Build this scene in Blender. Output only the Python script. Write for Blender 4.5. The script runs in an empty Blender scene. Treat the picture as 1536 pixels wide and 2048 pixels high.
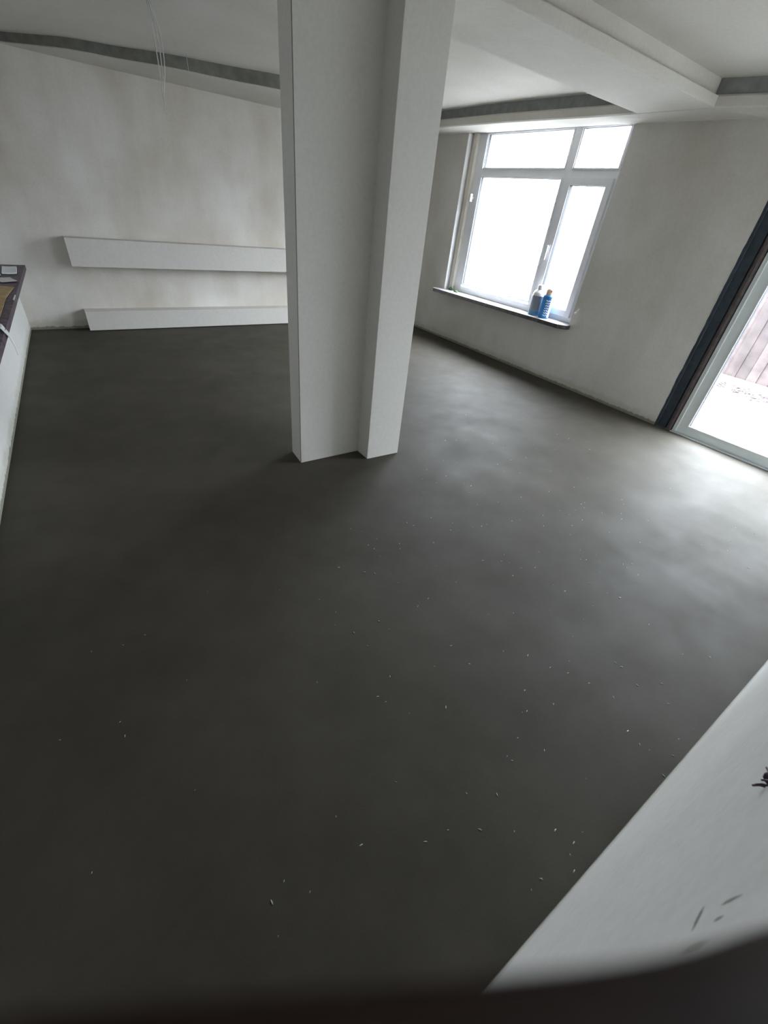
import bpy, bmesh, math, random
from mathutils import Vector, Matrix, noise

S = bpy.context.scene
C = S.collection

# ------------------------------------------------------------------ camera
CAM_H = 1.55
cam_d = bpy.data.cameras.new('camera')
cam = bpy.data.objects.new('camera', cam_d)
C.objects.link(cam)
R = ((0.8285531300083276, -0.25930290031869396, 0.49624763640718417),
     (-0.5514344307589061, -0.5315385908274379, 0.6429516272899406),
     (0.09705554763641587, -0.8063676161326762, -0.5833965103816618))
cam.matrix_world = Matrix(((R[0][0], -R[0][1], -R[0][2], 0),
                           (R[1][0], -R[1][1], -R[1][2], 0),
                           (R[2][0], -R[2][1], -R[2][2], CAM_H),
                           (0, 0, 0, 1)))
cam_d.sensor_fit = 'HORIZONTAL'
cam_d.sensor_width = 36.0
cam_d.lens = 36.0 * 836.79 / 1536.0
cam_d.clip_start = 0.002
cam_d.dof.use_dof = True
cam_d.dof.focus_distance = 3.0
cam_d.dof.aperture_fstop = 12.0
S.camera = cam

# ------------------------------------------------------------------ sky and exposure
world = bpy.data.worlds.new('overcast_sky')
S.world = world
world.use_nodes = True
wn = world.node_tree
wn.nodes.clear()
w_out = wn.nodes.new('ShaderNodeOutputWorld')
w_bg = wn.nodes.new('ShaderNodeBackground')
w_tc = wn.nodes.new('ShaderNodeTexCoord')
w_sep = wn.nodes.new('ShaderNodeSeparateXYZ')
w_ramp = wn.nodes.new('ShaderNodeValToRGB')
w_ramp.color_ramp.elements[0].position = 0.0
w_ramp.color_ramp.elements[0].color = (0.34, 0.37, 0.415, 1)
w_ramp.color_ramp.elements[1].position = 1.0
w_ramp.color_ramp.elements[1].color = (1.5, 1.6, 1.78, 1)
wn.links.new(w_tc.outputs['Generated'], w_sep.inputs[0])
wn.links.new(w_sep.outputs['Z'], w_ramp.inputs[0])
wn.links.new(w_ramp.outputs[0], w_bg.inputs[0])
w_bg.inputs[1].default_value = 1.0
wn.links.new(w_bg.outputs[0], w_out.inputs[0])

S.view_settings.view_transform = 'Standard'
S.view_settings.look = 'None'
S.view_settings.gamma = 1.0
S.view_settings.use_curve_mapping = False
S.view_settings.exposure = 5.18


def portal(name, loc, sx, sz):
    l = bpy.data.lights.new(name, 'AREA')
    l.shape = 'RECTANGLE'
    l.size = sx
    l.size_y = sz
    l.cycles.is_portal = True
    o = bpy.data.objects.new(name, l)
    C.objects.link(o)
    o.location = loc
    o.rotation_euler = (0, math.radians(90), 0)   # -Z of the lamp towards -X (into the room)
    o.rotation_euler = (math.radians(90), 0, math.radians(90))
    return o


portal('window_daylight', (5.10, 4.24, 1.55), 2.3, 1.8)
portal('door_daylight', (5.10, 0.82, 1.17), 1.9, 2.4)

# ------------------------------------------------------------------ helpers
W = 4.77            # plane of the window wall


def lx(y):          # plane of the left wall, slightly out of square
    return -0.439 - (6.6 - y) * 0.0405


def tag(o, label=None, cat=None, group=None, kind=None):
    if label: o['label'] = label
    if cat: o['category'] = cat
    if group: o['group'] = group
    if kind: o['kind'] = kind
    return o


def link(name, bm, mat, parent=None, smooth=False):
    me = bpy.data.meshes.new(name)
    bmesh.ops.recalc_face_normals(bm, faces=bm.faces[:])
    bm.to_mesh(me)
    bm.free()
    if smooth:
        for p in me.polygons: p.use_smooth = True
    o = bpy.data.objects.new(name, me)
    C.objects.link(o)
    for m in (mat if isinstance(mat, (list, tuple)) else [mat]):
        me.materials.append(m)
    if parent:
        o.parent = parent
        o.matrix_parent_inverse = Matrix.Translation(-Vector(parent.location)) if parent.type == 'EMPTY' else Matrix.Identity(4)
    return o


def struct(name, bm, mat, parent=None, smooth=False):
    o = link(name, bm, mat, parent, smooth)
    if not parent: o['kind'] = 'structure'
    return o


def empty(name, loc, label=None, cat=None, group=None, kind=None):
    o = bpy.data.objects.new(name, None)
    o.empty_display_size = 0.1
    C.objects.link(o)
    o.location = loc
    return tag(o, label, cat, group, kind)


def box(bm, x0, x1, y0, y1, z0, z1, bev=0.0, mi=0, fx=None):
    vs = []
    for x in (x0, x1):
        for y in (y0, y1):
            for z in (z0, z1):
                xx = x + (fx(y) if fx else 0)
                vs.append(bm.verts.new((xx, y, z)))
    idx = ((0, 1, 3, 2), (4, 6, 7, 5), (0, 4, 5, 1), (2, 3, 7, 6), (0, 2, 6, 4), (1, 5, 7, 3))
    fs = [bm.faces.new([vs[i] for i in f]) for f in idx]
    for f in fs: f.material_index = mi
    if bev:
        es = list({e for f in fs for e in f.edges})
        bmesh.ops.bevel(bm, geom=es, offset=bev, segments=2, affect='EDGES', profile=0.6)
    return bm


def prism(bm, pts, z0, z1, bev=0.0):
    lo = [bm.verts.new((p[0], p[1], z0 if not callable(z0) else z0(*p[:2]))) for p in pts]
    hi = [bm.verts.new((p[0], p[1], z1 if not callable(z1) else z1(*p[:2]))) for p in pts]
    n = len(pts)
    fs = [bm.faces.new(lo[::-1]), bm.faces.new(hi)]
    for i in range(n):
        fs.append(bm.faces.new((lo[i], lo[(i + 1) % n], hi[(i + 1) % n], hi[i])))
    if bev:
        es = list({e for f in fs for e in f.edges})
        bmesh.ops.bevel(bm, geom=es, offset=bev, segments=2, affect='EDGES', profile=0.6)
    return bm


def tube(bm, pts, r, seg=8, r_end=None):
    pts = [Vector(p) for p in pts]
    rings = []
    for i, p in enumerate(pts):
        d = (pts[min(i + 1, len(pts) - 1)] - pts[max(i - 1, 0)]).normalized()
        a = d.orthogonal().normalized() if i == 0 else (rings[-1][1] - d * rings[-1][1].dot(d)).normalized()
        b = d.cross(a)
        rr = r if r_end is None else r + (r_end - r) * i / (len(pts) - 1)
        rings.append(([bm.verts.new(p + (a * math.cos(t) + b * math.sin(t)) * rr)
                       for t in [2 * math.pi * k / seg for k in range(seg)]], a))
    for (r0, _), (r1, _) in zip(rings, rings[1:]):
        for k in range(seg):
            bm.faces.new((r0[k], r0[(k + 1) % seg], r1[(k + 1) % seg], r1[k]))
    bm.faces.new(rings[0][0][::-1])
    bm.faces.new(rings[-1][0])
    return bm


def lathe(bm, prof, seg=32, c=(0, 0)):
    rings = []
    for r, z in prof:
        rings.append([bm.verts.new((c[0] + r * math.cos(2 * math.pi * k / seg),
                                    c[1] + r * math.sin(2 * math.pi * k / seg), z)) for k in range(seg)])
    for a, b in zip(rings, rings[1:]):
        for k in range(seg):
            bm.faces.new((a[k], a[(k + 1) % seg], b[(k + 1) % seg], b[k]))
    bm.faces.new(rings[0][::-1])
    bm.faces.new(rings[-1])
    return bm


# ------------------------------------------------------------------ materials
def new_mat(name):
    m = bpy.data.materials.new(name)
    m.use_nodes = True
    nt = m.node_tree
    return m, nt, nt.nodes['Principled BSDF']


def plain(name, col, rough=0.5, var=0.12, scale=8.0, bump=0.0, spec=0.5, metal=0.0):
    m, nt, b = new_mat(name)
    tc = nt.nodes.new('ShaderNodeTexCoord')
    n = nt.nodes.new('ShaderNodeTexNoise')
    n.inputs['Scale'].default_value = scale
    n.inputs['Detail'].default_value = 6
    nt.links.new(tc.outputs['Object'], n.inputs['Vector'])
    r = nt.nodes.new('ShaderNodeValToRGB')
    r.color_ramp.elements[0].position = 0.3
    r.color_ramp.elements[1].position = 0.7
    r.color_ramp.elements[0].color = tuple(c * (1 - var) for c in col) + (1,)
    r.color_ramp.elements[1].color = tuple(min(1, c * (1 + var)) for c in col) + (1,)
    nt.links.new(n.outputs[0], r.inputs[0])
    nt.links.new(r.outputs[0], b.inputs['Base Color'])
    b.inputs['Roughness'].default_value = rough
    b.inputs['Metallic'].default_value = metal
    b.inputs['Specular IOR Level'].default_value = spec
    if bump:
        bp = nt.nodes.new('ShaderNodeBump')
        bp.inputs['Strength'].default_value = bump
        bp.inputs['Distance'].default_value = 0.003
        nt.links.new(n.outputs[0], bp.inputs['Height'])
        nt.links.new(bp.outputs[0], b.inputs['Normal'])
    return m


def mixn(nt, fac, a, b, mode='MIX'):
    m = nt.nodes.new('ShaderNodeMix')
    m.data_type = 'RGBA'
    m.blend_type = mode
    if hasattr(fac, 'links'): nt.links.new(fac, m.inputs[0])
    else: m.inputs[0].default_value = fac
    for s, v in ((m.inputs[6], a), (m.inputs[7], b)):
        if hasattr(v, 'links'): nt.links.new(v, s)
        else: s.default_value = tuple(v) + (1,)
    return m.outputs[2]


def mathn(nt, op, a, b=None, clamp=False):
    m = nt.nodes.new('ShaderNodeMath')
    m.operation = op
    m.use_clamp = clamp
    for s, v in ((m.inputs[0], a), (m.inputs[1], b)):
        if v is None: continue
        if hasattr(v, 'links'): nt.links.new(v, s)
        else: s.default_value = v
    return m.outputs[0]


def ramp(nt, src, p0, p1, c0=(0, 0, 0), c1=(1, 1, 1)):
    r = nt.nodes.new('ShaderNodeValToRGB')
    r.color_ramp.elements[0].position = p0
    r.color_ramp.elements[1].position = p1
    r.color_ramp.elements[0].color = tuple(c0) + (1,)
    r.color_ramp.elements[1].color = tuple(c1) + (1,)
    nt.links.new(src, r.inputs[0])
    return r.outputs[0]


def tex_noise(nt, vec, scale, detail=5, rough=0.55, stretch=None):
    if stretch:
        mp = nt.nodes.new('ShaderNodeMapping')
        mp.inputs['Scale'].default_value = stretch
        nt.links.new(vec, mp.inputs['Vector'])
        vec = mp.outputs[0]
    n = nt.nodes.new('ShaderNodeTexNoise')
    n.inputs['Scale'].default_value = scale
    n.inputs['Detail'].default_value = detail
    n.inputs['Roughness'].default_value = rough
    nt.links.new(vec, n.inputs['Vector'])
    return n.outputs[0]


def plaster(name, pale=(0.70, 0.685, 0.65), warm=(0.48, 0.445, 0.385), amount=0.8, grime=True, marks=(), smear=True):
    """Skim-coat plaster: drying patches, trowel streaks, screed splash at the foot of the wall."""
    m, nt, b = new_mat(name)
    tc = nt.nodes.new('ShaderNodeTexCoord')
    vec = tc.outputs['Object']
    big = ramp(nt, tex_noise(nt, vec, 1.1, 4, 0.5), 0.36, 0.72)
    streak = ramp(nt, tex_noise(nt, vec, 1.3, 4, 0.5, (2.0, 2.0, 0.6)), 0.36, 0.76)
    f = mathn(nt, 'MULTIPLY', mathn(nt, 'ADD', mathn(nt, 'MULTIPLY', big, 0.65), mathn(nt, 'MULTIPLY', streak, 0.45)), amount, True)
    col = mixn(nt, f, pale, warm)
    fine = ramp(nt, tex_noise(nt, vec, 45, 3, 0.6), 0.2, 0.8, (0.93,) * 3, (1.04,) * 3)
    col = mixn(nt, 1.0, col, fine, 'MULTIPLY')
    sep = nt.nodes.new('ShaderNodeSeparateXYZ')
    nt.links.new(vec, sep.inputs[0])
    if grime:
        edge = mathn(nt, 'ADD', sep.outputs['Z'], mathn(nt, 'MULTIPLY', tex_noise(nt, vec, 22, 4), -0.05))
        g = mathn(nt, 'SUBTRACT', 1.0, ramp(nt, edge, 0.0, 0.012), True)
        col = mixn(nt, mathn(nt, 'MULTIPLY', g, 0.85), col, (0.11, 0.11, 0.085))
        damp = mathn(nt, 'ADD', sep.outputs['Z'], mathn(nt, 'MULTIPLY', tex_noise(nt, vec, 7, 4), -0.12))
        g2 = mathn(nt, 'SUBTRACT', 1.0, ramp(nt, damp, 0.0, 0.05), True)
        col = mixn(nt, mathn(nt, 'MULTIPLY', g2, 0.35), col, (0.30, 0.30, 0.19))
    for (mx, my, mz), (sx, sy, sz), ang, c, st in marks:
        mp = nt.nodes.new('ShaderNodeMapping')
        mp.vector_type = 'TEXTURE'
        mp.inputs['Location'].default_value = (mx, my, mz)
        mp.inputs['Rotation'].default_value = (0, ang, 0)
        mp.inputs['Scale'].default_value = (sx, sy, sz)
        nt.links.new(vec, mp.inputs['Vector'])
        ln = nt.nodes.new('ShaderNodeVectorMath')
        ln.operation = 'LENGTH'
        nt.links.new(mp.outputs[0], ln.inputs[0])
        d = mathn(nt, 'ADD', ln.outputs['Value'], mathn(nt, 'MULTIPLY', mathn(nt, 'SUBTRACT', tex_noise(nt, vec, 60, 3), 0.5), 1.1))
        k = mathn(nt, 'SUBTRACT', 1.0, ramp(nt, d, 0.45, 1.0), True)
        col = mixn(nt, mathn(nt, 'MULTIPLY', k, st), col, c)
    nt.links.new(col, b.inputs['Base Color'])
    b.inputs['Roughness'].default_value = 0.85
    b.inputs['Specular IOR Level'].default_value = 0.25
    bp = nt.nodes.new('ShaderNodeBump')
    bp.inputs['Strength'].default_value = 0.25
    bp.inputs['Distance'].default_value = 0.004
    nt.links.new(mathn(nt, 'ADD', tex_noise(nt, vec, 9, 5, 0.6), mathn(nt, 'MULTIPLY', streak, 0.3)), bp.inputs['Height'])
    nt.links.new(bp.outputs[0], b.inputs['Normal'])
    return m


def screed():
    m, nt, b = new_mat('floor_screed')
    tc = nt.nodes.new('ShaderNodeTexCoord')
    vec = tc.outputs['Object']
    big = ramp(nt, tex_noise(nt, vec, 0.9, 4), 0.35, 0.7)
    mid = ramp(nt, tex_noise(nt, vec, 4.5, 6, 0.65), 0.3, 0.75)
    col = mixn(nt, mathn(nt, 'ADD', mathn(nt, 'MULTIPLY', big, 0.6), mathn(nt, 'MULTIPLY', mid, 0.4)),
               FLOOR_A, FLOOR_B)
    fine = ramp(nt, tex_noise(nt, vec, 240, 3, 0.7), 0.25, 0.75, (0.86,) * 3, (1.12,) * 3)
    col = mixn(nt, 1.0, col, fine, 'MULTIPLY')
    nt.links.new(col, b.inputs['Base Color'])
    rg = ramp(nt, tex_noise(nt, vec, 3.0, 5, 0.6), 0.3, 0.7, (0.62,) * 3, (0.74,) * 3)
    nt.links.new(rg, b.inputs['Roughness'])
    b.inputs['Specular IOR Level'].default_value = 0.25
    bp = nt.nodes.new('ShaderNodeBump')
    bp.inputs['Strength'].default_value = 0.22
    bp.inputs['Distance'].default_value = 0.0015
    nt.links.new(tex_noise(nt, vec, 130, 5, 0.7), bp.inputs['Height'])
    nt.links.new(bp.outputs[0], b.inputs['Normal'])
    return m


def glass():
    m = bpy.data.materials.new('pane_glass')
    m.use_nodes = True
    nt = m.node_tree
    nt.nodes.clear()
    o = nt.nodes.new('ShaderNodeOutputMaterial')
    mx = nt.nodes.new('ShaderNodeMixShader')
    lw = nt.nodes.new('ShaderNodeLayerWeight')
    lw.inputs[0].default_value = 0.5
    fr = mathn(nt, 'ADD', mathn(nt, 'MULTIPLY', mathn(nt, 'POWER', lw.outputs['Facing'], 5.0), 0.9), 0.03)
    t = nt.nodes.new('ShaderNodeBsdfTransparent')
    t.inputs[0].default_value = (0.97, 0.985, 0.98, 1)
    g = nt.nodes.new('ShaderNodeBsdfGlossy')
    g.inputs['Roughness'].default_value = 0.02
    nt.links.new(fr, mx.inputs[0])
    nt.links.new(t.outputs[0], mx.inputs[1])
    nt.links.new(g.outputs[0], mx.inputs[2])
    nt.links.new(mx.outputs[0], o.inputs[0])
    return m


FLOOR_A = (0.038, 0.033, 0.023)
FLOOR_B = (0.074, 0.066, 0.052)
M_SCREED = screed()
M_GLASS = glass()
M_WALL = plaster('wall_plaster')
M_BACK = plaster('back_wall_plaster', (0.76, 0.735, 0.69), (0.48, 0.42, 0.335), 0.95)
M_LEFT = plaster('left_wall_plaster', (0.74, 0.73, 0.70), (0.64, 0.615, 0.57), 0.4)
M_CEIL = plaster('ceiling_plaster', (0.66, 0.64, 0.59), (0.56, 0.53, 0.46), 0.7, grime=False)
M_COL = plaster('pillar_plaster', (0.70, 0.685, 0.64), (0.62, 0.595, 0.54), 0.5, grime=False)
M_FRONT = plaster('front_wall_plaster', (0.84, 0.83, 0.81), (0.66, 0.635, 0.58), 0.75, marks=(
    ((0.3022, -0.1, 1.0992), (0.018, 0.05, 0.0045), 0.25, (0.19, 0.19, 0.15), 0.85),
    ((0.3067, -0.1, 1.1432), (0.0035, 0.05, 0.014), 0.0, (0.22, 0.22, 0.18), 0.8),
    ((0.2884, -0.1, 1.1398), (0.0035, 0.05, 0.009), 0.0, (0.22, 0.23, 0.17), 0.8),
    ((0.2646, -0.1, 1.1262), (0.006, 0.05, 0.022), 0.0, (0.34, 0.35, 0.24), 0.6)))
M_BAND = plain('dark_cornice_band', (0.19, 0.19, 0.165), 0.9, 0.2, 14, 0.3)  # cornice band, darker than the plaster around it
M_BAND_GLARE = plain('glare_lightened_band', (0.27, 0.275, 0.27), 0.9, 0.15, 14, 0.3)  # same band, colour lightened to stand in for window glare
M_PVC = plain('white_pvc_frame', (0.84, 0.85, 0.88), 0.35, 0.03, 4)
M_DOORPVC = plain('grey_green_door_profile', (0.66, 0.72, 0.72), 0.35, 0.05, 5)
M_CREAM = plain('cream_batten_paint', (0.66, 0.62, 0.54), 0.6, 0.06, 10)
M_WHITE = plain('white_plastic', (0.8, 0.8, 0.8), 0.35, 0.02, 6)
M_GASKET = plain('dark_rubber_gasket', (0.03, 0.035, 0.04), 0.6, 0.1, 30)
M_STONE = plain('dark_purple_sill_stone', (0.075, 0.068, 0.076), 0.2, 0.4, 26, 0.0, 0.9)
M_SILLTOP = plain('pale_sill_top', (0.46, 0.45, 0.46), 0.5, 0.15, 12)  # sill top, paler than its edges
M_MEMBRANE = plain('blue_black_damp_membrane', (0.020, 0.034, 0.048), 0.55, 0.4, 18, 0.5)
M_BROWN = plain('weathered_brown_batten', (0.085, 0.07, 0.068), 0.7, 0.3, 20, 0.3)
M_ALU = plain('pale_metal_threshold', (0.55, 0.57, 0.58), 0.35, 0.05, 15, 0, 0.5, 0.6)

# ------------------------------------------------------------------ floor, walls, ceiling
bm = bmesh.new()
prism(bm, [(-1.1, -2.2), (1.0, -2.2), (1.0, -0.5), (W + 0.02, -0.5), (W + 0.02, 6.95), (-1.1, 6.95)], -0.12, 0.0)
struct('floor', bm, M_SCREED)

# window wall, with the window and the door left open
bm = bmesh.new()
T = 5.06
WY0, WY1, WZ0, WZ1 = 3.105, 5.37, 0.63, 2.44
DY0, DY1, DZ1 = -0.10, 1.735, 2.36
def strip_edge(bm, ya, yb, z0, z1):
    box(bm, W, T, ya, yb, z0, z1)
strip_edge(bm, WY1, 6.95, -0.1, 2.8)
strip_edge(bm, WY0, WY1, -0.1, WZ0)
strip_edge(bm, WY0, WY1, WZ1, 2.8)
strip_edge(bm, DY1, WY0, -0.1, 2.8)
strip_edge(bm, DY0, DY1, DZ1, 2.8)
strip_edge(bm, -0.5, DY0, -0.1, 2.8)
struct('wall_right', bm, M_WALL)

bm = bmesh.new()
box(bm, -1.1, T, 6.60, 6.95, -0.1, 2.8)
struct('wall_back', bm, M_BACK)

bm = bmesh.new()
box(bm, 0.20, T, -0.28, -0.10, -0.1, 2.8, 0)
box(bm, -1.1, 0.21, -0.28, -0.10, 2.08, 2.8, 0)
struct('wall_front', bm, M_FRONT)
# short dark hallway behind the doorway the picture is taken from
bm = bmesh.new()
box(bm, 0.9, 1.0, -2.1, -0.27, -0.1, 2.6)
struct('wall_hall_right', bm, M_WALL)
bm = bmesh.new()
box(bm, -1.1, -1.0, -2.1, -0.27, -0.1, 2.6)
struct('wall_hall_left', bm, M_WALL)
bm = bmesh.new()
box(bm, -1.1, 1.0, -2.2, -2.1, -0.1, 2.6)
struct('wall_hall_end', bm, M_WALL)
bm = bmesh.new()
box(bm, -1.1, 1.0, -2.2, -0.27, 2.5, 2.6)
struct('ceiling_hall', bm, M_CEIL)

# left wall with a window niche that runs up to the back wall
def fx(y): return lx(y)
bm = bmesh.new()
box(bm, -0.34, 0, -0.5, 3.25, -0.1, 2.8, fx=fx)
box(bm, -0.34, 0, 3.25, 6.62, -0.1, 0.63, fx=fx)
box(bm, -0.34, 0, 3.25, 6.62, 2.10, 2.8, fx=fx)
struct('wall_left', bm, M_LEFT)

# ceiling: slab seen inside the two bays, dipping a little towards the back left
def ceil_z(x, y):
    t = max(0.0, min(1.0, (x + 0.5) / 4.9))
    u = max(0.0, min(1.0, (y - 2.96) / 2.6))
    return 2.60 - 0.10 * (1 - t) * u - 0.015 * u
bm = bmesh.new()
NX, NY = 24, 30
grid = [[bm.verts.new((-1.1 + 6.2 * i / NX, -0.5 + 7.45 * j / NY,
                       ceil_z(-1.1 + 6.2 * i / NX, -0.5 + 7.45 * j / NY))) for j in range(NY + 1)] for i in range(NX + 1)]
top = [[bm.verts.new((v.co.x, v.co.y, 2.82)) for v in r] for r in (grid[0], grid[-1])]
for i in range(NX):
    for j in range(NY):
        bm.faces.new((grid[i][j], grid[i][j + 1], grid[i + 1][j + 1], grid[i + 1][j]))
for j in range(NY):
    bm.faces.new((top[0][j], top[0][j + 1], grid[0][j + 1], grid[0][j]))
    bm.faces.new((top[1][j], top[1][j + 1], grid[-1][j + 1], grid[-1][j]))
bm.faces.new([top[0][0], top[0][-1], top[1][-1], top[1][0]])
bm.faces.new([top[0][0], top[1][0]] + [grid[i][0] for i in range(NX, -1, -1)])
bm.faces.new([top[0][-1], top[1][-1]] + [grid[i][NY] for i in range(NX, -1, -1)])
struct('ceiling', bm, M_CEIL, smooth=False)

# perimeter soffit along the window wall: a plastered lip, then a set-back grey band lightened for window glare
edge_r = [(4.66, -0.1), (4.645, 1.2), (4.62, 2.0), (4.52, 2.355), (4.486, 3.37), (4.388, 4.47), (4.355, 5.5), (4.34, 6.0)]
def soffit_z(y):
    pts = ((-0.1, 2.375), (2.0, 2.388), (3.06, 2.417), (5.5, 2.435), (6.6, 2.435))
    for (a, za), (b, zb) in zip(pts, pts[1:]):
        if a <= y <= b: return za + (zb - za) * (y - a) / (b - a)
    return 2.42
bm = bmesh.new()
prev = None
for x, y in edge_r + [(4.34, 6.6)]:
    ring = [bm.verts.new((W + 0.01, y, soffit_z(y))), bm.verts.new((x + 0.012, y, 2.428)), bm.verts.new((x, y, 2.438)),
            bm.verts.new((x, y, 2.494)), bm.verts.new((x + 0.012, y, 2.506)), bm.verts.new((W + 0.01, y, 2.506))]
    if prev:
        for k in range(6): bm.faces.new((prev[k], prev[(k + 1) % 6], ring[(k + 1) % 6], ring[k]))
    else: bm.faces.new(ring)
    prev = ring
bm.faces.new(prev[::-1])
struct('trim_1', bm, M_CEIL)
bm = bmesh.new()
prev = None
for x, y in edge_r + [(4.34, 6.6)]:
    s = 0.03
    ring = [bm.verts.new((W + 0.01, y, 2.50)), bm.verts.new((x + s, y, 2.50)), bm.verts.new((x + s, y, 2.63)), bm.verts.new((W + 0.01, y, 2.63))]
    if prev:
        for k in range(4): bm.faces.new((prev[k], prev[(k + 1) % 4], ring[(k + 1) % 4], ring[k]))
    else: bm.faces.new(ring)
    prev = ring
bm.faces.new(prev[::-1])
struct('trim_2', bm, M_BAND_GLARE)

# perimeter soffit along the back wall; its edge bows towards the wall at the left end
edge_b = [(-0.6, 6.60), (-0.2, 6.60), (0.099, 6.575), (0.313, 6.409), (0.592, 6.179), (0.959, 6.068), (1.209, 5.95), (1.415, 5.874),
          (1.919, 5.773), (2.366, 5.642), (3.0, 5.60), (4.4, 5.60)]
bm = bmesh.new()
def smooth_edge(pts, n=5):
    out = []
    for i in range(len(pts) - 1):
        p0 = Vector(pts[max(i - 1, 0)]); p1 = Vector(pts[i]); p2 = Vector(pts[i + 1]); p3 = Vector(pts[min(i + 2, len(pts) - 1)])
        for k in range(n):
            t = k / n
            out.append(0.5 * ((2 * p1) + (-p0 + p2) * t + (2 * p0 - 5 * p1 + 4 * p2 - p3) * t * t + (-p0 + 3 * p1 - 3 * p2 + p3) * t ** 3))
    out.append(Vector(pts[-1]))
    return out
eb = smooth_edge([(x, y) for x, y in edge_b])
prev = None
for p in eb:
    ring = [bm.verts.new((p.x, 6.62, 2.42)), bm.verts.new((p.x, min(p.y, 6.6) , 2.43)),
            bm.verts.new((p.x, min(p.y, 6.6) + 0.004, 2.437)), bm.verts.new((p.x, 6.62, 2.437))]
    if prev:
        for k in range(4): bm.faces.new((prev[k], prev[(k + 1) % 4], ring[(k + 1) % 4], ring[k]))
    else: bm.faces.new(ring)
    prev = ring
bm.faces.new(prev[::-1])
struct('trim_3', bm, M_CEIL)
bm = bmesh.new()
prev = None
for p in eb:
    y = min(p.y, 6.6) + 0.006
    ring = [bm.verts.new((p.x, 6.62, 2.436)), bm.verts.new((p.x, y, 2.436)), bm.verts.new((p.x, y, 2.64)), bm.verts.new((p.x, 6.62, 2.64))]
    if prev:
        for k in range(4): bm.faces.new((prev[k], prev[(k + 1) % 4], ring[(k + 1) % 4], ring[k]))
    else: bm.faces.new(ring)
    prev = ring
bm.faces.new(prev[::-1])
struct('trim_4', bm, M_BAND)

# ceiling beam over the pillar
bm = bmesh.new()
box(bm, -0.75, 4.56, 2.335, 2.96, 2.432, 2.50, 0.006)
box(bm, -0.75, 4.56, 2.375, 2.92, 2.49, 2.64)
o = link('ceiling_beam', bm, M_CEIL)
tag(o, 'broad white plastered beam crossing the ceiling from the pillar to the window wall', 'beam')

# ------------------------------------------------------------------ pillar
root = empty('pillar', (1.45, 2.6, 0), 'tall white plastered pillar with a projecting pier standing mid-room', 'pillar')
def ragged(bm, amp=0.006, zmax=0.02):
    for v in bm.verts:
        if v.co.z < zmax:
            v.co.z += amp * noise.noise(v.co * 30)
bm = bmesh.new()
prism(bm, [(1.106, 2.486), (1.60, 2.484), (1.60, 2.70), (1.125, 2.672), (1.118, 2.666)], 0, 2.44, 0.003)
link('wall_stub', bm, M_COL, root)
bm = bmesh.new()
prism(bm, [(1.583, 2.341), (1.861, 2.331), (1.861, 2.80), (1.583, 2.80)], 0, 2.44, 0.003)
link('pier', bm, M_COL, root)
bm = bmesh.new()
prism(bm, [(1.1045, 2.4845), (1.108, 2.4845), (1.108, 2.488), (1.1045, 2.488)], 0.004, 2.44)
tag(link('corner_bead', bm, plain('dark_metal_bead', (0.15, 0.14, 0.125), 0.6, 0.2, 40), root), 'thin dark metal corner bead')

# ------------------------------------------------------------------ boxed pipe ledges on the back wall
def ledge(name, x0, z0, z1, label, front=6.43):
    bm = bmesh.new()
    box(bm, x0, 4.70, front, 6.598, z0, z1, 0.0)
    o = link(name, bm, M_COL2)
    tag(o, label, 'ledge', 'boxed ledges along the back wall')
    return o
M_COL2 = plaster('ledge_plaster', (0.66, 0.635, 0.59), (0.58, 0.55, 0.50), 0.5, grime=False)
ledge('boxed_ledge', 0.146, 0.690, 0.965, 'upper white boxed ledge projecting halfway up the back wall')
ledge('boxed_ledge', 0.140, 0.010, 0.222, 'lower white boxed ledge just above the floor along the back wall')

# ------------------------------------------------------------------ window in the right-hand wall
X0, X1 = 4.86, 4.93
win = empty('window_1', (4.88, 4.24, 0.67), kind='structure')
def ring_frame(bm, y0, y1, z0, z1, w, x0, x1, wb=None, wt=None, wl=None, wr=None, bev=0.004):
    wb = w if wb is None else wb; wt = w if wt is None else wt
    wl = w if wl is None else wl; wr = w if wr is None else wr
    box(bm, x0, x1, y0, y0 + wr, z0, z1, bev)
    box(bm, x0, x1, y1 - wl, y1, z0, z1, bev)
    box(bm, x0, x1, y0 + wr - 0.001, y1 - wl + 0.001, z0, z0 + wb, bev)
    box(bm, x0, x1, y0 + wr - 0.001, y1 - wl + 0.001, z1 - wt, z1, bev)
bm = bmesh.new()
# outer frame jambs, head, bottom, transom, mullions
box(bm, 4.88, 4.95, 5.13, 5.27, 0.67, 2.44, 0.004)      # left jamb
box(bm, 4.885, 4.95, 3.10, 3.215, 0.67, 2.44, 0.004)     # right jamb
box(bm, 4.88, 4.95, 3.165, 5.13, 2.445 - 0.02, 2.45, 0.002)
box(bm, 4.88, 4.95, 3.165, 5.13, 0.67, 0.745, 0.004)
box(bm, 4.882, 4.95, 3.165, 5.13, 2.012, 2.100, 0.002)
box(bm, 4.881, 4.95, 3.730, 3.845, 0.67, 2.44, 0.002)
link('window_frame', bm, M_PVC, win)
def light(y0, y1, z0, z1, w, name, xs=(4.87, 4.92)):
    bm = bmesh.new()
    ring_frame(bm, y0 - w, y1 + w, z0 - w, z1 + w, w, xs[0], xs[1])
    s = link(name, bm, M_PVC, win)
    bm = bmesh.new()
    ring_frame(bm, y0 - 0.001, y1 + 0.001, z0 - 0.001, z1 + 0.001, 0.004, xs[0] + 0.008, xs[1] - 0.01, bev=0)
    link('gasket', bm, M_GASKET, s)
    bm = bmesh.new()
    box(bm, xs[0] + 0.022, xs[0] + 0.028, y0 - 0.01, y1 + 0.01, z0 - 0.01, z1 + 0.01)
    link('pane', bm, M_GLASS, s)
    return s
light(3.850, 5.098, 2.106, 2.425, 0.014, 'upper_light')
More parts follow.
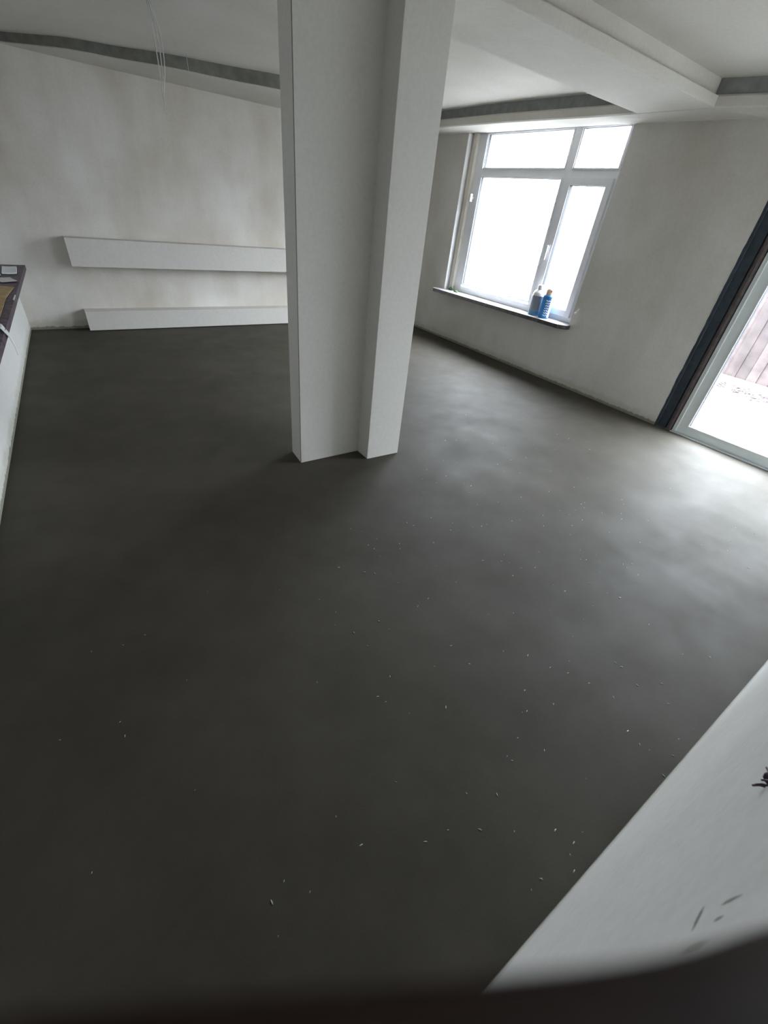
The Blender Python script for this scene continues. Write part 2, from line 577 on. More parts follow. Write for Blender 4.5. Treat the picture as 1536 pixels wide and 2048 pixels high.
light(3.195, 3.738, 2.106, 2.425, 0.014, 'upper_light')
light(3.852, 5.105, 0.785, 2.008, 0.018, 'fixed_light')
sash = light(3.268, 3.703, 0.790, 1.957, 0.068, 'opening_sash', (4.855, 4.92))
bm = bmesh.new()
box(bm, 4.842, 4.856, 3.728, 3.760, 1.325, 1.405, 0.004)
tube(bm, [(4.846, 3.744, 1.385), (4.815, 3.744, 1.385)], 0.009)
box(bm, 4.806, 4.822, 3.732, 3.756, 1.25, 1.398, 0.006)
tag(link('window_handle', bm, M_WHITE, sash), 'white lever handle')
bm = bmesh.new()
box(bm, 4.83, 4.885, 5.262, 5.335, 0.67, 2.44, 0.004)
tag(link('blind_guide', bm, M_CREAM, win), 'cream vertical blind guide')
bm = bmesh.new()
box(bm, 4.868, 4.90, 5.33, 5.372, 0.67, 2.44)
link('jamb_strip', bm, M_WALL, win)
bm = bmesh.new()
box(bm, 4.7705, 4.868, 5.362, 5.3695, 0.67, 2.43)  # added board, its white stands in for daylight on the plaster reveal
tag(link('reveal_brightener', bm, M_WHITE, win), 'added white board brightening the window reveal')
bm = bmesh.new()
box(bm, 4.80, 4.84, 5.17, 5.205, 1.745, 1.83, 0.004)
box(bm, 4.835, 4.875, 5.178, 5.197, 1.77, 1.80)
tag(link('blind_stop', bm, M_WHITE, win), 'small white plastic block on the jamb')
bm = bmesh.new()
prism(bm, [(4.90, 3.107), (4.90, 5.372), (4.772, 5.372), (4.772, 5.485), (4.64, 5.47), (4.618, 5.435), (4.638, 3.165), (4.70, 3.085), (4.772, 3.085), (4.772, 3.107)],
      0.627, 0.67, 0.0)
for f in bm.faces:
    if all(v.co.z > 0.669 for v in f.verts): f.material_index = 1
tag(link('window_sill', bm, [M_STONE, M_SILLTOP], win), 'dark-edged stone window sill with a pale top and cut corner')

# ------------------------------------------------------------------ sliding door at the right
door = empty('door_1', (4.85, 0.8, 0), kind='structure')
bm = bmesh.new()
box(bm, 4.80, 4.90, 1.653, 1.745, 0, 2.36)
mem = link('membrane_strip', bm, M_MEMBRANE, door)
tag(mem, 'ragged blue-black strip beside the door')
bm = bmesh.new()
rnd = random.Random(3)
n = 60
prev = None
for i in range(n + 1):
    z = 2.36 * i / n
    w = 0.004 + 0.010 * max(0, noise.noise(Vector((0, 3, z * 5)))) + rnd.uniform(0, 0.004)
    ring = [bm.verts.new((4.768, 1.732, z)), bm.verts.new((4.768, 1.745 + w, z)), bm.verts.new((4.79, 1.745 + w, z)), bm.verts.new((4.79, 1.732, z))]
    if prev:
        for k in range(4): bm.faces.new((prev[k], prev[(k + 1) % 4], ring[(k + 1) % 4], ring[k]))
    prev = ring
link('membrane_edge', bm, M_MEMBRANE, mem)
bm = bmesh.new()
tube(bm, [(4.825, 1.618, 0.0), (4.825, 1.618, 2.36)], 0.033, 10)
box(bm, 4.825, 4.90, 1.585, 1.655, 0, 2.36)
tag(link('brown_batten', bm, M_BROWN, door), 'weathered brown strip between membrane and frame', None)
bm = bmesh.new()
box(bm, 4.80, 4.90, 1.548, 1.583, 0.0, 2.36, 0.002)
box(bm, 4.80, 4.90, -0.095, -0.05, 0.0, 2.36, 0.002)
box(bm, 4.80, 4.90, -0.05, 1.548, 2.29, 2.36, 0.002)
link('door_frame', bm, M_DOORPVC, door)
bm = bmesh.new()
box(bm, 4.765, 4.90, -0.09, 1.585, 0.0, 0.010, 0.002)
box(bm, 4.785, 4.795, -0.09, 1.575, 0.01, 0.020)
tag(link('threshold', bm, M_ALU, door), 'pale metal door threshold')
def leaf(y0, y1, xs, name):
    bm = bmesh.new()
    ring_frame(bm, y0, y1, 0.012, 2.29, 0.088, xs[0], xs[1], bev=0.003)
    s = link(name, bm, M_DOORPVC, door)
    bm = bmesh.new()
    ring_frame(bm, y0 + 0.084, y1 - 0.084, 0.096, 2.206, 0.008, xs[0] - 0.005, xs[0] + 0.012, bev=0)
    link('glazing_bead', bm, M_WHITE, s)
    bm = bmesh.new()
    ring_frame(bm, y0 + 0.0905, y1 - 0.0905, 0.1025, 2.1995, 0.004, xs[0] + 0.004, xs[1] - 0.004, bev=0)
    link('gasket', bm, M_GASKET, s)
    bm = bmesh.new()
    box(bm, xs[0] + 0.025, xs[0] + 0.031, y0 + 0.08, y1 - 0.08, 0.09, 2.21)
    link('pane', bm, M_GLASS, s)
    return s
leaf(0.60, 1.548, (4.80, 4.85), 'door_leaf')
leaf(-0.05, 0.68, (4.853, 4.893), 'door_leaf')
bm = bmesh.new()
box(bm, 4.796, 4.801, 0.63, 0.72, 0.0, 0.016)
tag(link('track_stop', bm, M_GASKET, door), 'black stop on the door track')
bm = bmesh.new()
box(bm, 4.792, 4.80, 1.5455, 1.5535, 0.012, 2.29)
link('light_seal', bm, plain('seal_with_highlight', (0.95, 0.96, 0.97), 0.2, 0.01, 5), door)  # pale seal, whitened further to stand in for the highlight on it

# ------------------------------------------------------------------ window in the left wall, blind down
win2 = empty('window_2', (-0.62, 4.9, 0.67), kind='structure')
bm = bmesh.new()
box(bm, -0.24, -0.17, 3.25, 3.32, 0.67, 2.10, 0.003, fx=fx)
box(bm, -0.24, -0.17, 6.53, 6.60, 0.67, 2.10, 0.003, fx=fx)
box(bm, -0.24, -0.17, 3.30, 6.55, 0.67, 0.74, 0.003, fx=fx)
box(bm, -0.24, -0.17, 3.30, 6.55, 2.03, 2.10, 0.003, fx=fx)
box(bm, -0.24, -0.17, 4.86, 4.94, 0.72, 2.05, 0.003, fx=fx)
link('window_frame', bm, M_PVC, win2)
bm = bmesh.new()
for k in range(24):
    z = 0.74 + k * 0.0542
    box(bm, -0.27, -0.25, 3.27, 6.58, z, z + 0.050, 0.003, fx=fx)
box(bm, -0.29, -0.27, 3.25, 6.60, 0.66, 2.12, fx=fx)
link('closed_shutter', bm, M_WHITE, win2)
bm = bmesh.new()
prism(bm, [(-0.80, 6.598), (-0.285, 6.598), (-0.292, 6.42), (-0.385, 3.84), (-0.41, 3.16), (lx(3.16), 3.16), (lx(3.2) , 3.2), (-0.80, 3.25)], 0.626, 0.67, 0.003)
M_DUSTY = plain('dusty_purple_sill_stone', (0.085, 0.06, 0.072), 0.6, 0.6, 22, 0.1)
tag(link('window_sill', bm, M_DUSTY, win2), 'purple-brown stone sill with a dusty chipped edge')

# ------------------------------------------------------------------ clutter on the left sill
def sheet(name, pts, z, t, mat, label, cat, curl=0.0, rot=None):
    bm = bmesh.new()
    prism(bm, pts, z, z + t)
    bmesh.ops.subdivide_edges(bm, edges=bm.edges[:], cuts=3, use_grid_fill=True)
    cx = sum(p[0] for p in pts) / len(pts); cy = sum(p[1] for p in pts) / len(pts)
    for v in bm.verts:
        d = (v.co.x - cx) ** 2 * 30 + (v.co.y - cy) ** 2 * 2
        v.co.z += curl * d + 0.0015 + 0.0015 * noise.noise(v.co * 12)
    return tag(link(name, bm, mat), label, cat)
M_CARD = plain('ochre_cardboard', (0.36, 0.25, 0.11), 0.8, 0.3, 9, 0.1)
M_PAPER = plain('white_paper', (0.72, 0.74, 0.74), 0.7, 0.05, 10)
M_PAPER2 = plain('pinkish_paper', (0.60, 0.55, 0.54), 0.7, 0.06, 10)
sheet('cardboard_sheet', [(-0.70, 3.95), (-0.425, 4.05), (-0.405, 4.80), (-0.36, 5.25), (-0.70, 5.45)], 0.671, 0.004, M_CARD,
      'ochre cardboard sheet lying flat on the left window sill', 'cardboard')
sheet('paper_scrap', [(-0.56, 5.68), (-0.395, 5.72), (-0.335, 5.50), (-0.45, 5.47)], 0.677, 0.002, M_PAPER2,
      'pinkish paper scrap nearest the cardboard on the left sill', 'paper', 0.02)
sheet('paper_scrap', [(-0.47, 6.33), (-0.352, 6.35), (-0.345, 5.95), (-0.46, 5.92)], 0.672, 0.012, M_PAPER,
      'bright white paper scrap closest to the back wall on the left sill', 'paper', 0.03)
sheet('paper_scrap', [(-0.68, 6.05), (-0.49, 6.0), (-0.46, 5.78), (-0.68, 5.74)], 0.679, 0.002, M_PAPER,
      'white paper scrap half out of the picture on the left sill', 'paper', 0.02)
sheet('plaster_flake', [(-0.352, 4.92), (-0.345, 4.90), (-0.352, 4.70), (-0.361, 4.72)], 0.671, 0.002, M_PAPER,
      'small white flake near the front edge of the left sill', 'flake')
# white paper strip drooping over the front of the sill
bm = bmesh.new()
path = [(-0.50, 3.86, 0.690), (-0.45, 3.83, 0.705), (-0.40, 3.78, 0.690), (-0.372, 3.74, 0.64), (-0.362, 3.70, 0.59), (-0.360, 3.66, 0.545)]
prev = None
for i, (x, y, z) in enumerate(path):
    w = 0.17 - 0.025 * i
    ring = [bm.verts.new((x, y - w / 2, z)), bm.verts.new((x, y + w / 2, z)), bm.verts.new((x - 0.0015, y + w / 2, z - 0.0015)), bm.verts.new((x - 0.0015, y - w / 2, z - 0.0015))]
    if prev:
        for k in range(4): bm.faces.new((prev[k], prev[(k + 1) % 4], ring[(k + 1) % 4], ring[k]))
    else: bm.faces.new(ring)
    prev = ring
bm.faces.new(prev[::-1])
tag(link('paper_strip', bm, M_PAPER, smooth=False), 'white paper strip curling over the edge of the left sill', 'paper')

# ------------------------------------------------------------------ things on the window sill
M_BLUE = plain('blue_label', (0.03, 0.22, 0.55), 0.4, 0.35, 14)
M_PALEBLUE = plain('pale_blue_label', (0.06, 0.20, 0.34), 0.4, 0.2, 14)
M_GREYLAB = plain('grey_label', (0.20, 0.23, 0.26), 0.45, 0.1, 10)
M_PEACH = plain('peach_cap', (0.85, 0.62, 0.45), 0.4, 0.05, 10)
M_RED = plain('red_nozzle', (0.55, 0.12, 0.08), 0.4, 0.05, 10)

def seg_band(bm, r, z0, z1, a0, a1, n=24, t=0.0012, c=(0, 0)):
    prev = None
    for i in range(n + 1):
        a = a0 + (a1 - a0) * i / n
        ring = [bm.verts.new((c[0] + rr * math.cos(a), c[1] + rr * math.sin(a), z)) for rr, z in ((r, z0), (r + t, z0), (r + t, z1), (r, z1))]
        if prev:
            for k in range(4): bm.faces.new((prev[k], prev[(k + 1) % 4], ring[(k + 1) % 4], ring[k]))
        else: bm.faces.new(ring)
        prev = ring
    bm.faces.new(prev[::-1])

tub = empty('plastic_bottle', (4.785, 3.64, 0.67), 'grey and white plastic bottle with blue foot band, left of the blue can', 'bottle')
bm = bmesh.new()
lathe(bm, [(0.070, 0.0), (0.076, 0.006), (0.076, 0.235), (0.066, 0.262), (0.040, 0.280), (0.038, 0.288)], 40, (4.785, 3.64))
for v in bm.verts: v.co.z += 0.67
link('bottle_body', bm, M_WHITE, tub, True)
bm = bmesh.new()
seg_band(bm, 0.0762, 0.67 + 0.055, 0.67 + 0.215, math.radians(120), math.radians(262), c=(4.785, 3.64))
link('grey_label', bm, M_GREYLAB, tub)
bm = bmesh.new()
seg_band(bm, 0.0762, 0.67 + 0.004, 0.67 + 0.054, math.radians(110), math.radians(290), c=(4.785, 3.64))
link('blue_band', bm, M_PALEBLUE, tub)
bm = bmesh.new()
lathe(bm, [(0.040, 0.948), (0.041, 0.953), (0.041, 0.995), (0.036, 1.0)], 32, (4.785, 3.64))
link('screw_cap', bm, M_WHITE, tub, True)

can = empty('spray_can', (4.765, 3.485, 0.67), 'bright blue can with pale wavy markings and a peach cap, right of the grey bottle', 'can')
bm = bmesh.new()
lathe(bm, [(0.056, 0.67), (0.060, 0.676), (0.060, 0.895), (0.053, 0.915), (0.030, 0.925)], 40, (4.765, 3.485))
link('can_body', bm, M_BLUE, can, True)
bm = bmesh.new()
seg_band(bm, 0.0602, 0.68, 0.89, math.radians(255), math.radians(300), c=(4.765, 3.485))
link('white_side_panel', bm, M_WHITE, can)
bm = bmesh.new()
for k in range(7):     # pale wavy strokes running up the can
    z = 0.705 + k * 0.026
    pts = []
    for i in range(9):
        a = math.radians(205 + i * 5.5)
        pts.append((4.765 + 0.0612 * math.cos(a), 3.485 + 0.0612 * math.sin(a), z + 0.006 * math.sin(i * 1.3 + k)))
    tube(bm, pts, 0.0042, 6)
link('white_markings', bm, M_WHITE, can)
bm = bmesh.new()
lathe(bm, [(0.040, 0.915), (0.042, 0.92), (0.040, 0.965), (0.030, 0.985), (0.024, 0.99)], 32, (4.765, 3.485))
link('spray_cap', bm, M_PEACH, can, True)
bm = bmesh.new()
tube(bm, [(4.748, 3.452, 0.95), (4.742, 3.449, 0.975)], 0.006, 8)
tag(link('red_nozzle', bm, M_RED, can), 'red nozzle tip')

M_GREEN = plain('green_foam_rubber', (0.035, 0.13, 0.075), 0.7, 0.4, 30, 0.3)
M_OLIVE = plain('olive_green_scrap', (0.10, 0.18, 0.07), 0.7, 0.4, 30, 0.3)
def lump(name, loc, s, mat, label, cat, seed):
    bm = bmesh.new()
    bmesh.ops.create_icosphere(bm, subdivisions=3, radius=1.0)
    for v in bm.verts:
        d = 1 + 0.35 * noise.noise(v.co * 1.6 + Vector((seed, 0, 0)))
        v.co = Vector((v.co.x * s[0] * d, v.co.y * s[1] * d, max(v.co.z, -0.6) * s[2] * d))
    mz = min(v.co.z for v in bm.verts)
    for v in bm.verts: v.co = v.co + Vector(loc) - Vector((0, 0, mz))
    return tag(link(name, bm, mat, smooth=True), label, cat)
lump('green_scrap', (4.81, 5.262, 0.67), (0.022, 0.033, 0.022), M_GREEN, 'dark green scrap in the left corner of the window sill', 'scrap', 1)
lump('green_scrap', (4.765, 5.095, 0.67), (0.02, 0.042, 0.014), M_OLIVE, 'flatter olive green scrap on the window sill, right of the dark green one', 'scrap', 5)

# wire end poking out of the wall by the sill
bm = bmesh.new()
tube(bm, [(4.785, 3.035, 0.855), (4.745, 3.033, 0.853), (4.735, 3.03, 0.84), (4.732, 3.035, 0.822)], 0.006, 8)
tube(bm, [(4.732, 3.037, 0.822), (4.728, 3.055, 0.806)], 0.010, 8)
tag(link('cable_end', bm, M_WHITE, smooth=True), 'short white cable end poking from the wall at the right end of the window sill', 'cable')

# ------------------------------------------------------------------ ceiling wires
M_WIRE = plain('pale_wire', (0.60, 0.62, 0.58), 0.5, 0.05, 20)
px, py_ = 0.986, 4.612
bm = bmesh.new()
ctop = ceil_z(px, py_)
for k, (dx, dy, b) in enumerate(((0, 0, 0), (0.012, 0.01, 0.02), (0.02, -0.006, 0.035))):
    pts = []
    for i in range(13):
        t = i / 12
        sway = math.sin(t * math.pi) * (0.010 + b)
        pts.append((px + dx * (1 - t) + sway + 0.012 * t * t, py_ + dy, ctop + (2.07 - ctop) * t))
    tube(bm, pts, 0.0034, 6)
tube(bm, [(px + 0.012, py_, 2.075), (px + 0.016, py_, 2.04), (px + 0.008, py_, 2.005), (px + 0.004, py_, 1.995)], 0.0034, 6)
tag(link('hanging_wires', bm, M_WIRE, smooth=True), 'bunch of thin white wires hanging from the ceiling at upper left', 'wire')
bm = bmesh.new()
c2 = ceil_z(1.492, 5.715)
tube(bm, [(1.492 + 0.006 * math.sin(i * 0.7), 5.715, c2 + (1.70 - c2) * i / 14) for i in range(15)], 0.0017, 6)
tag(link('hanging_string', bm, M_WIRE, smooth=True), 'single long thin string hanging between the wire bunch and the pillar', 'string')

# ------------------------------------------------------------------ wire stubs in the wall box at the right edge of the picture
M_PURPLE = plain('dark_purple_cable', (0.06, 0.018, 0.05), 0.5, 0.3, 40)
bm = bmesh.new()
for k, (x, z, dx, dz) in enumerate(((0.519, 1.066, -0.012, -0.004), (0.521, 1.070, -0.013, 0.003), (0.519, 1.062, -0.006, -0.010), (0.525, 1.07, 0.002, 0.012), (0.531, 1.064, 0.012, -0.003))):
    tube(bm, [(x, -0.104, z), (x + dx * 0.5, -0.096, z + dz * 0.5), (x + dx, -0.092, z + dz)], 0.0011, 6)
bmesh.ops.create_icosphere(bm, subdivisions=2, radius=0.008, matrix=Matrix.Translation(Vector((0.527, -0.1, 1.066))))
tag(link('cable_stub', bm, M_PURPLE, smooth=True), 'dark purple cable stub sticking out of the near wall at the right edge', 'cable')

# ------------------------------------------------------------------ plaster crumbs on the screed
CHIPS = [(1.044,1.655),(1.09,1.606),(1.059,1.48),(1.072,1.438),(1.069,1.371),(1.226,1.408),(1.206,1.371),(1.269,1.67),(1.386,1.55),(1.134,1.505),(1.405,1.51),(1.557,1.523),(1.411,1.323),(1.588,1.368),(1.736,1.324),(1.922,1.438),(2.102,1.458),(2.02,1.257),(2.08,1.243),(2.061,1.275),(2.236,1.037),(2.259,0.979),(2.359,1.034),(2.687,1.165),(2.687,1.028),(2.528,0.87),(2.95,1.02),(2.932,0.905),(2.917,0.818),(2.647,0.815),(2.548,0.782),(2.814,0.957),(2.235,0.778),(2.139,0.779),(2.109,0.799),(2.032,0.907),(1.934,0.966),(1.801,0.883),(1.725,0.919),(1.693,0.982),(1.72,1.046),(1.568,1.069),(1.632,0.899),(1.663,1.014),(1.297,1.161),(1.04,1.158),(1.035,1.225),(0.927,1.305),(0.969,1.271),(0.667,1.14),(0.635,1.248),(0.629,1.076),(0.815,0.997),(0.834,0.935),(0.682,0.997),(0.698,0.907),(0.823,1.398),(1.111,0.995),(1.034,0.98),(1.316,1.014),(1.309,0.769),(1.429,0.713),(1.61,0.632),(1.779,0.739),(1.799,0.679),(2.111,0.673),(2.058,0.604),(2.001,0.554),(2.03,0.498),(1.913,0.47),(1.846,0.538),(1.72,0.509),(1.576,0.471),(2.307,0.548),(2.364,0.621),(1.996,0.317),(1.217,0.583),(1.298,0.509),(1.339,0.416),(1.384,0.357),(1.423,0.279),(1.444,0.393),(1.628,0.28),(1.632,0.25),(1.151,0.401),(1.206,0.299),(1.089,0.335),(1.46,0.183),(1.377,0.071),(1.371,0.019),(1.035,0.612),(1.024,0.722),(0.893,0.678),(0.701,0.735),(0.609,0.687),(0.624,0.653),(0.677,0.568),(0.816,0.514),(0.975,0.282),(0.432,0.861),(1.216,0.581),(1.297,0.507),(1.035,0.611),(1.338,0.415),(1.385,0.358),(1.628,0.278),(1.966,0.135),(2.069,0.056),(1.426,0.278),(1.608,0.161),(1.714,0.108),(1.151,0.4),(1.461,0.184),(1.643,0.043),(1.208,0.297),(1.088,0.334),(1.069,0.341),(1.376,0.071),(1.369,0.017),(1.381,-0.015),(1.443,-0.075),(1.528,-0.055),(1.621,-0.068),(1.027,0.199),(0.894,0.238),(0.89,0.258),(1.078,0.057),(1.338,-0.092),(0.738,0.087),(0.647,0.15),(0.767,0.19),(0.855,0.018),(0.878,-0.036),(0.928,-0.034),(0.818,-0.08),(0.717,-0.037),(0.672,-0.038),(0.68,0.248),(0.842,-0.049),(0.082,0.36),(0.133,0.3),(0.497,0.401),(-0.224,1.009),(-0.352,0.656),(0.195,1.547),(-0.094,1.419),(0.003,1.121),(-0.285,1.434),(-0.177,1.408),(0.495,1.393),(0.308,0.315),(0.279,0.419),(0.559,0.203),(0.026,0.265),(0.037,0.336),(-0.405,1.102),(-0.231,1.07),(-0.067,0.718),(0.719,-0.037),(0.479,0.218),(2.952,2.703),(2.049,1.563),(2.035,0.499),(2.062,0.606),(1.979,0.646),(2.183,0.853),(2.474,2.311),(2.641,2.136),(1.908,2.012),(2.54,1.138),(3.1,1.809),(2.679,1.887),(2.376,2.345),(1.648,1.42),(2.428,1.184),(3.202,1.822),(1.993,1.635),(2.267,1.202),(3.526,1.912),(2.302,1.426),(2.773,2.035),(2.857,2.181),(2.49,1.079),(2.663,1.851),(2.8,1.337),(2.447,1.122),(2.465,1.742),(2.565,1.668),(2.127,2.077),(3.495,2.022),(1.691,1.778),(2.045,1.744),(2.501,1.846),(3.515,1.684),(2.6,2.06),(2.819,1.826),(1.94,1.498),(2.07,1.697),(3.54,1.875),(2.075,2.235),(2.561,1.384),(2.199,2.0),(1.991,1.884),(1.632,1.71),(2.355,1.036),(2.173,1.121),(1.955,2.18),(2.626,1.129),(1.839,1.307),(2.175,1.293),(2.442,2.149),(2.74,2.132),(1.795,1.308),(2.755,2.397),(2.118,2.328),(2.913,1.629),(2.564,2.286),(3.108,1.435),(2.491,2.395),(2.133,2.323),(3.08,1.962),(1.796,1.924),(1.634,1.348),(1.859,1.838),(2.834,1.584),(3.037,1.377),(2.754,0.918),(2.477,1.042),(2.309,0.644),(3.449,0.467),(2.644,1.166),(2.994,1.06),(2.306,0.663),(3.05,1.257),(3.494,0.367),(3.82,0.401),(3.341,0.345),(3.089,0.377),(3.537,0.968),(2.279,0.673),(3.026,0.234),(2.619,0.71),(3.221,0.418),(3.387,0.464),(2.983,0.493),(2.303,0.616)]
M_CHIP = plain('pale_plaster_crumb', (0.50, 0.53, 0.51), 0.6, 0.15, 40)
rnd = random.Random(11)
meshes = []
for k in range(6):
    bm = bmesh.new()
    n = 5
    L = 1.0
    bend = rnd.uniform(-0.45, 0.45)
    prev = None
    for i in range(n + 1):
        t = i / n - 0.5
        w = 0.17 * (1 - (2 * t) ** 2 * 0.75) * rnd.uniform(0.8, 1.2)
        ring = [bm.verts.new((t * L, bend * t * t - w, 0)), bm.verts.new((t * L, bend * t * t + w, 0)),
                bm.verts.new((t * L, bend * t * t + w * 0.6, w * 1.3)), bm.verts.new((t * L, bend * t * t - w * 0.6, w * 1.1))]
        if prev:
            for q in range(4): bm.faces.new((prev[q], prev[(q + 1) % 4], ring[(q + 1) % 4], ring[q]))
        else: bm.faces.new(ring)
        prev = ring
    bm.faces.new(prev[::-1])
    me = bpy.data.meshes.new('plaster_crumb')
    bmesh.ops.recalc_face_normals(bm, faces=bm.faces[:])
    bm.to_mesh(me); bm.free()
    me.materials.append(M_CHIP)
    meshes.append(me)
for i, (x, y) in enumerate(CHIPS):
    o = bpy.data.objects.new('plaster_crumb', meshes[i % 6])
    C.objects.link(o)
    o.location = (x, y, 0.0002)
    s = rnd.choice((0.004, 0.006, 0.007, 0.009, 0.011, 0.013))
    o.scale = (s, s * rnd.uniform(0.6, 1.0), s * 0.8)
    o.rotation_euler = (0, 0, rnd.uniform(0, 6.28))
    tag(o, 'tiny pale sliver of plaster lying loose on the dark screed floor', 'plaster crumb', 'plaster crumbs scattered on the floor')

# ------------------------------------------------------------------ outside
M_GROUND = plain('pale_patio', (0.15, 0.145, 0.14), 0.9, 0.1, 3, 0.1)
bm = bmesh.new()
box(bm, W + 0.02, 30, -14, 22, -0.12, -0.02)
struct('ground', bm, M_GROUND)
M_PLANK = plain('weathered_fence_wood', (0.062, 0.047, 0.045), 0.85, 0.35, 7, 0.2)
M_PLANK2 = plain('darker_fence_wood', (0.044, 0.033, 0.032), 0.85, 0.35, 7, 0.2)
fence = empty('board_fence', (8.0, 0.4, 0), 'weathered brown vertical board fence outside the sliding door', 'fence')
rnd = random.Random(8)
bm = bmesh.new()
bd = bmesh.new()
y = -3.0
k = 0
while y < 2.75:
    w = rnd.uniform(0.13, 0.17)
    h = 1.55 + rnd.uniform(-0.03, 0.03)
    box(bd if k % 4 in (2, 3) else bm, 8.0 + rnd.uniform(-0.008, 0.008), 8.03, y, y + w - 0.003, 0.02, h, 0.003)
    y += w
    k += 1
link('boards', bm, M_PLANK, fence)
link('dark_boards', bd, M_PLANK2, fence)
bm = bmesh.new()
for z in (0.3, 1.2): box(bm, 8.03, 8.07, -3.0, 2.75, z, z + 0.09)
box(bm, 8.031, 8.036, -3.0, 2.7, 0.03, 1.5)
link('rail', bm, M_PLANK2, fence)
for yy in (-2.9, -1.0, 0.9, 2.65):
    bm = bmesh.new()
    box(bm, 8.07, 8.16, yy, yy + 0.09, -0.02, 1.6, 0.004)
    link('post', bm, M_PLANK2, fence)
bm = bmesh.new()
box(bm, 7.78, 7.98, -3.0, 2.75, -0.02, 0.03, 0.005)
tag(link('kerb', bm, plain('pale_concrete', (0.45, 0.44, 0.43), 0.9, 0.1, 8)), 'pale concrete kerb along the foot of the fence', 'kerb')
# leaf litter in front of the kerb
bm = bmesh.new()
for i in range(1600):
    x = min(7.72, 7.3 + rnd.gauss(0.15, 0.14)); yy = rnd.uniform(-2.5, 2.5)
    s = rnd.uniform(0.012, 0.035); a = rnd.uniform(0, 6.28)
    c0 = Vector((x, yy, -0.018))
    pts = [c0 + Vector((math.cos(a + q) * s * r, math.sin(a + q) * s * r, rnd.uniform(0, 0.012))) for q, r in ((0, 1.3), (1.4, 0.6), (3.14, 1.1), (4.6, 0.6))]
    top = bm.verts.new(c0 + Vector((0, 0, 0.014)))
    vs = [bm.verts.new(p) for p in pts]
    for q in range(4): bm.faces.new((vs[q], vs[(q + 1) % 4], top))
    bm.faces.new(vs[::-1])
tag(link('leaf_litter', bm, plain('dry_leaves', (0.022, 0.013, 0.012), 0.8, 0.4, 20)), 'reddish dry leaves strewn on the patio before the fence', 'leaves', None, 'stuff')

# ------------------------------------------------------------------ the hand holding the phone, its index finger across the lens edge
def cv(X, Y, Z):    # centimetres to the right of, below and in front of the lens -> room coordinates
    X, Y, Z = X / 100, Y / 100, Z / 100
    return Vector((R[0][0] * X + R[0][1] * Y + R[0][2] * Z,
                   R[1][0] * X + R[1][1] * Y + R[1][2] * Z,
                   CAM_H + R[2][0] * X + R[2][1] * Y + R[2][2] * Z))

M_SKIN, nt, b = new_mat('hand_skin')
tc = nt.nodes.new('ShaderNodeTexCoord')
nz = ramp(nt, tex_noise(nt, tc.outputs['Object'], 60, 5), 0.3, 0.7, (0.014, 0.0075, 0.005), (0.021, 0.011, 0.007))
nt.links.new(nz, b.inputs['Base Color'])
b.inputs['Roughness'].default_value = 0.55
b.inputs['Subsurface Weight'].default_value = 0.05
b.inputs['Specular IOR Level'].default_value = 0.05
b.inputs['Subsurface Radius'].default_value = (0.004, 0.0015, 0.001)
M_NAIL = plain('finger_nail', (0.09, 0.055, 0.045), 0.35, 0.05, 30)
M_SLEEVE = plain('dark_sleeve', (0.016, 0.015, 0.016), 0.9, 0.25, 60, 0.4)
M_PHONE = plain('black_phone', (0.02, 0.02, 0.022), 0.25, 0.1, 10)

verts, edges, rad = [], [], []
def node(p, r, parent=None):
    verts.append(cv(*p)); rad.append(r / 100)
    if parent is not None: edges.append((parent, len(verts) - 1))
    return len(verts) - 1
wr = node((6.9, 14.0, -1.2), 2.5)
pc = node((6.5, 11.0, -0.6), 2.6, wr)
fingers = (((5.9, 7.2, 0.4), (5.3, 5.6, 1.7), (4.25, 4.15, 3.2), (1.25, 2.56, 1.38), (-2.1, 2.14, 0.94), (1.35, 1.05, 0.92, 0.78, 0.66)),
           ((6.2, 8.6, 0.3), (5.6, 7.3, 1.8), (4.2, 6.2, 3.0), (1.4, 4.6, 1.5), (-1.6, 4.2, 0.95), (1.35, 1.05, 0.92, 0.78, 0.68)),
           ((6.4, 10.0, 0.2), (5.9, 9.0, 1.7), (4.4, 8.2, 2.9), (1.8, 6.8, 1.5), (-0.9, 6.2, 0.95), (1.3, 1.0, 0.88, 0.75, 0.64)),
           ((6.6, 11.4, 0.0), (6.1, 10.8, 1.4), (4.8, 10.1, 2.4), (2.8, 9.0, 1.4), (0.7, 8.4, 0.90), (1.2, 0.9, 0.78, 0.66, 0.56)))
for f in fingers:
    par = pc
    for p, r in zip(f[:5], f[5]):
        par = node(p, r, par)
par = pc
for p, r in (((6.0, 9.6, -2.0), 1.5), ((4.9, 7.4, -2.6), 1.15), ((3.0, 5.8, -2.1), 0.95), ((1.6, 4.6, -1.75), 0.72)):
    par = node(p, r, par)
e1 = node((7.6, 19.0, -3.2), 2.6, wr)
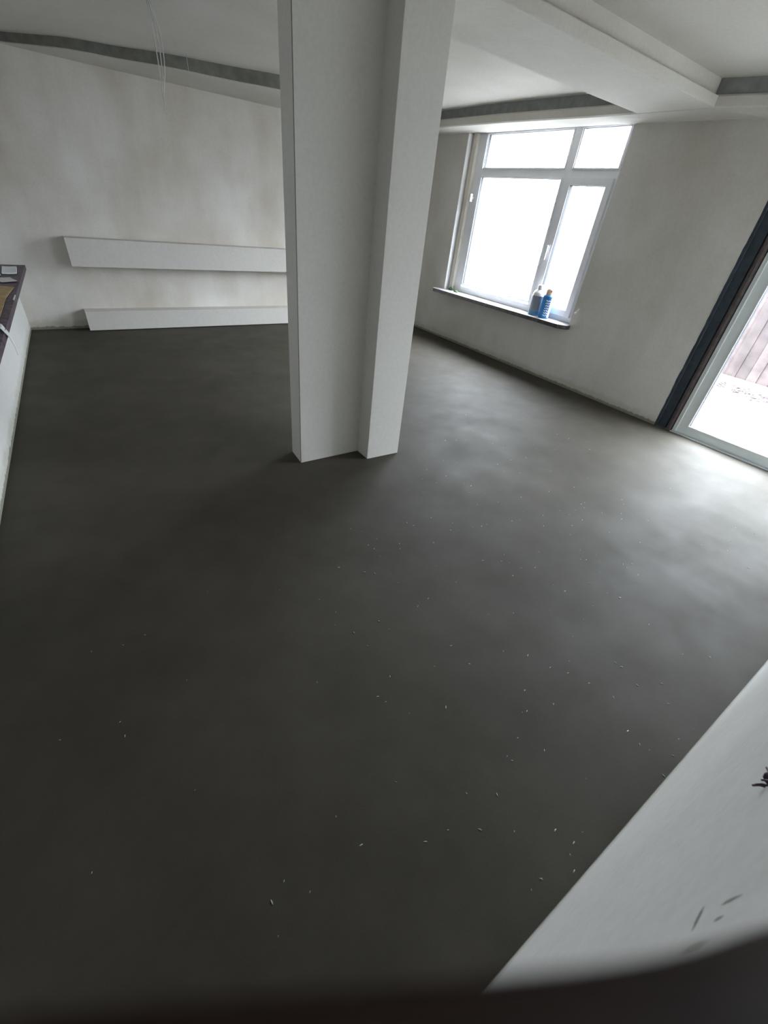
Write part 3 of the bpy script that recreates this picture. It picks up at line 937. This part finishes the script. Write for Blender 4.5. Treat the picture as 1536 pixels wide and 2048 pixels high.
e2 = node((8.6, 27.0, -7.5), 3.4, e1)
me = bpy.data.meshes.new('person')
me.from_pydata([v for v in verts], edges, [])
person = bpy.data.objects.new('person', me)
C.objects.link(person)
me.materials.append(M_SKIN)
sk = person.modifiers.new('skin', 'SKIN')
sk.use_smooth_shade = True
for i, sv in enumerate(me.skin_vertices[0].data):
    sv.radius = (rad[i], rad[i])
    sv.use_root = (i == 0)
sub = person.modifiers.new('subsurf', 'SUBSURF')
sub.levels = 2
sub.render_levels = 2
tag(person, 'out-of-focus hand in a dark sleeve crossing the bottom edge of the picture', 'person')
bm = bmesh.new()
tube(bm, [cv(7.2, 16.8, -2.2), cv(7.6, 19.0, -3.2), cv(8.2, 23.5, -5.6), cv(8.8, 28.5, -8.3), cv(9.3, 33.0, -10.6)], 0.037, 20, 0.047)
link('sleeve', bm, M_SLEEVE, smooth=True).parent = person
def nail(tip, along, up, s):
    bm = bmesh.new()
    bmesh.ops.create_uvsphere(bm, u_segments=16, v_segments=8, radius=1.0)
    a = along.normalized(); u = up.normalized(); w = a.cross(u)
    for v in bm.verts:
        q = v.co.copy()
        v.co = tip + a * q.x * s + w * q.y * s * 0.72 + u * q.z * s * 0.25
    o = link('fingernail', bm, M_NAIL, smooth=True)
    o.parent = person
for f in fingers:
    t = cv(*f[4]); d = t - cv(*f[3])
    nail(t + cv(0, 0, f[5][4] * 0.86) - cv(0, 0, 0), d, cv(0, 0, 1) - cv(0, 0, 0), 0.0055)

bm = bmesh.new()
box(bm, -0.037, 0.037, -0.014, 0.140, -0.0105, -0.0035, 0.002)
for v in bm.verts: v.co = cv(v.co.x * 100, v.co.y * 100, v.co.z * 100)
ph = link('phone', bm, M_PHONE)
tag(ph, 'slim black phone held in the hand, taking the picture', 'phone')
bm = bmesh.new()
box(bm, -0.034, 0.034, -0.011, 0.137, -0.0112, -0.0104, 0)
for v in bm.verts: v.co = cv(v.co.x * 100, v.co.y * 100, v.co.z * 100)
link('screen', bm, M_GASKET).parent = ph
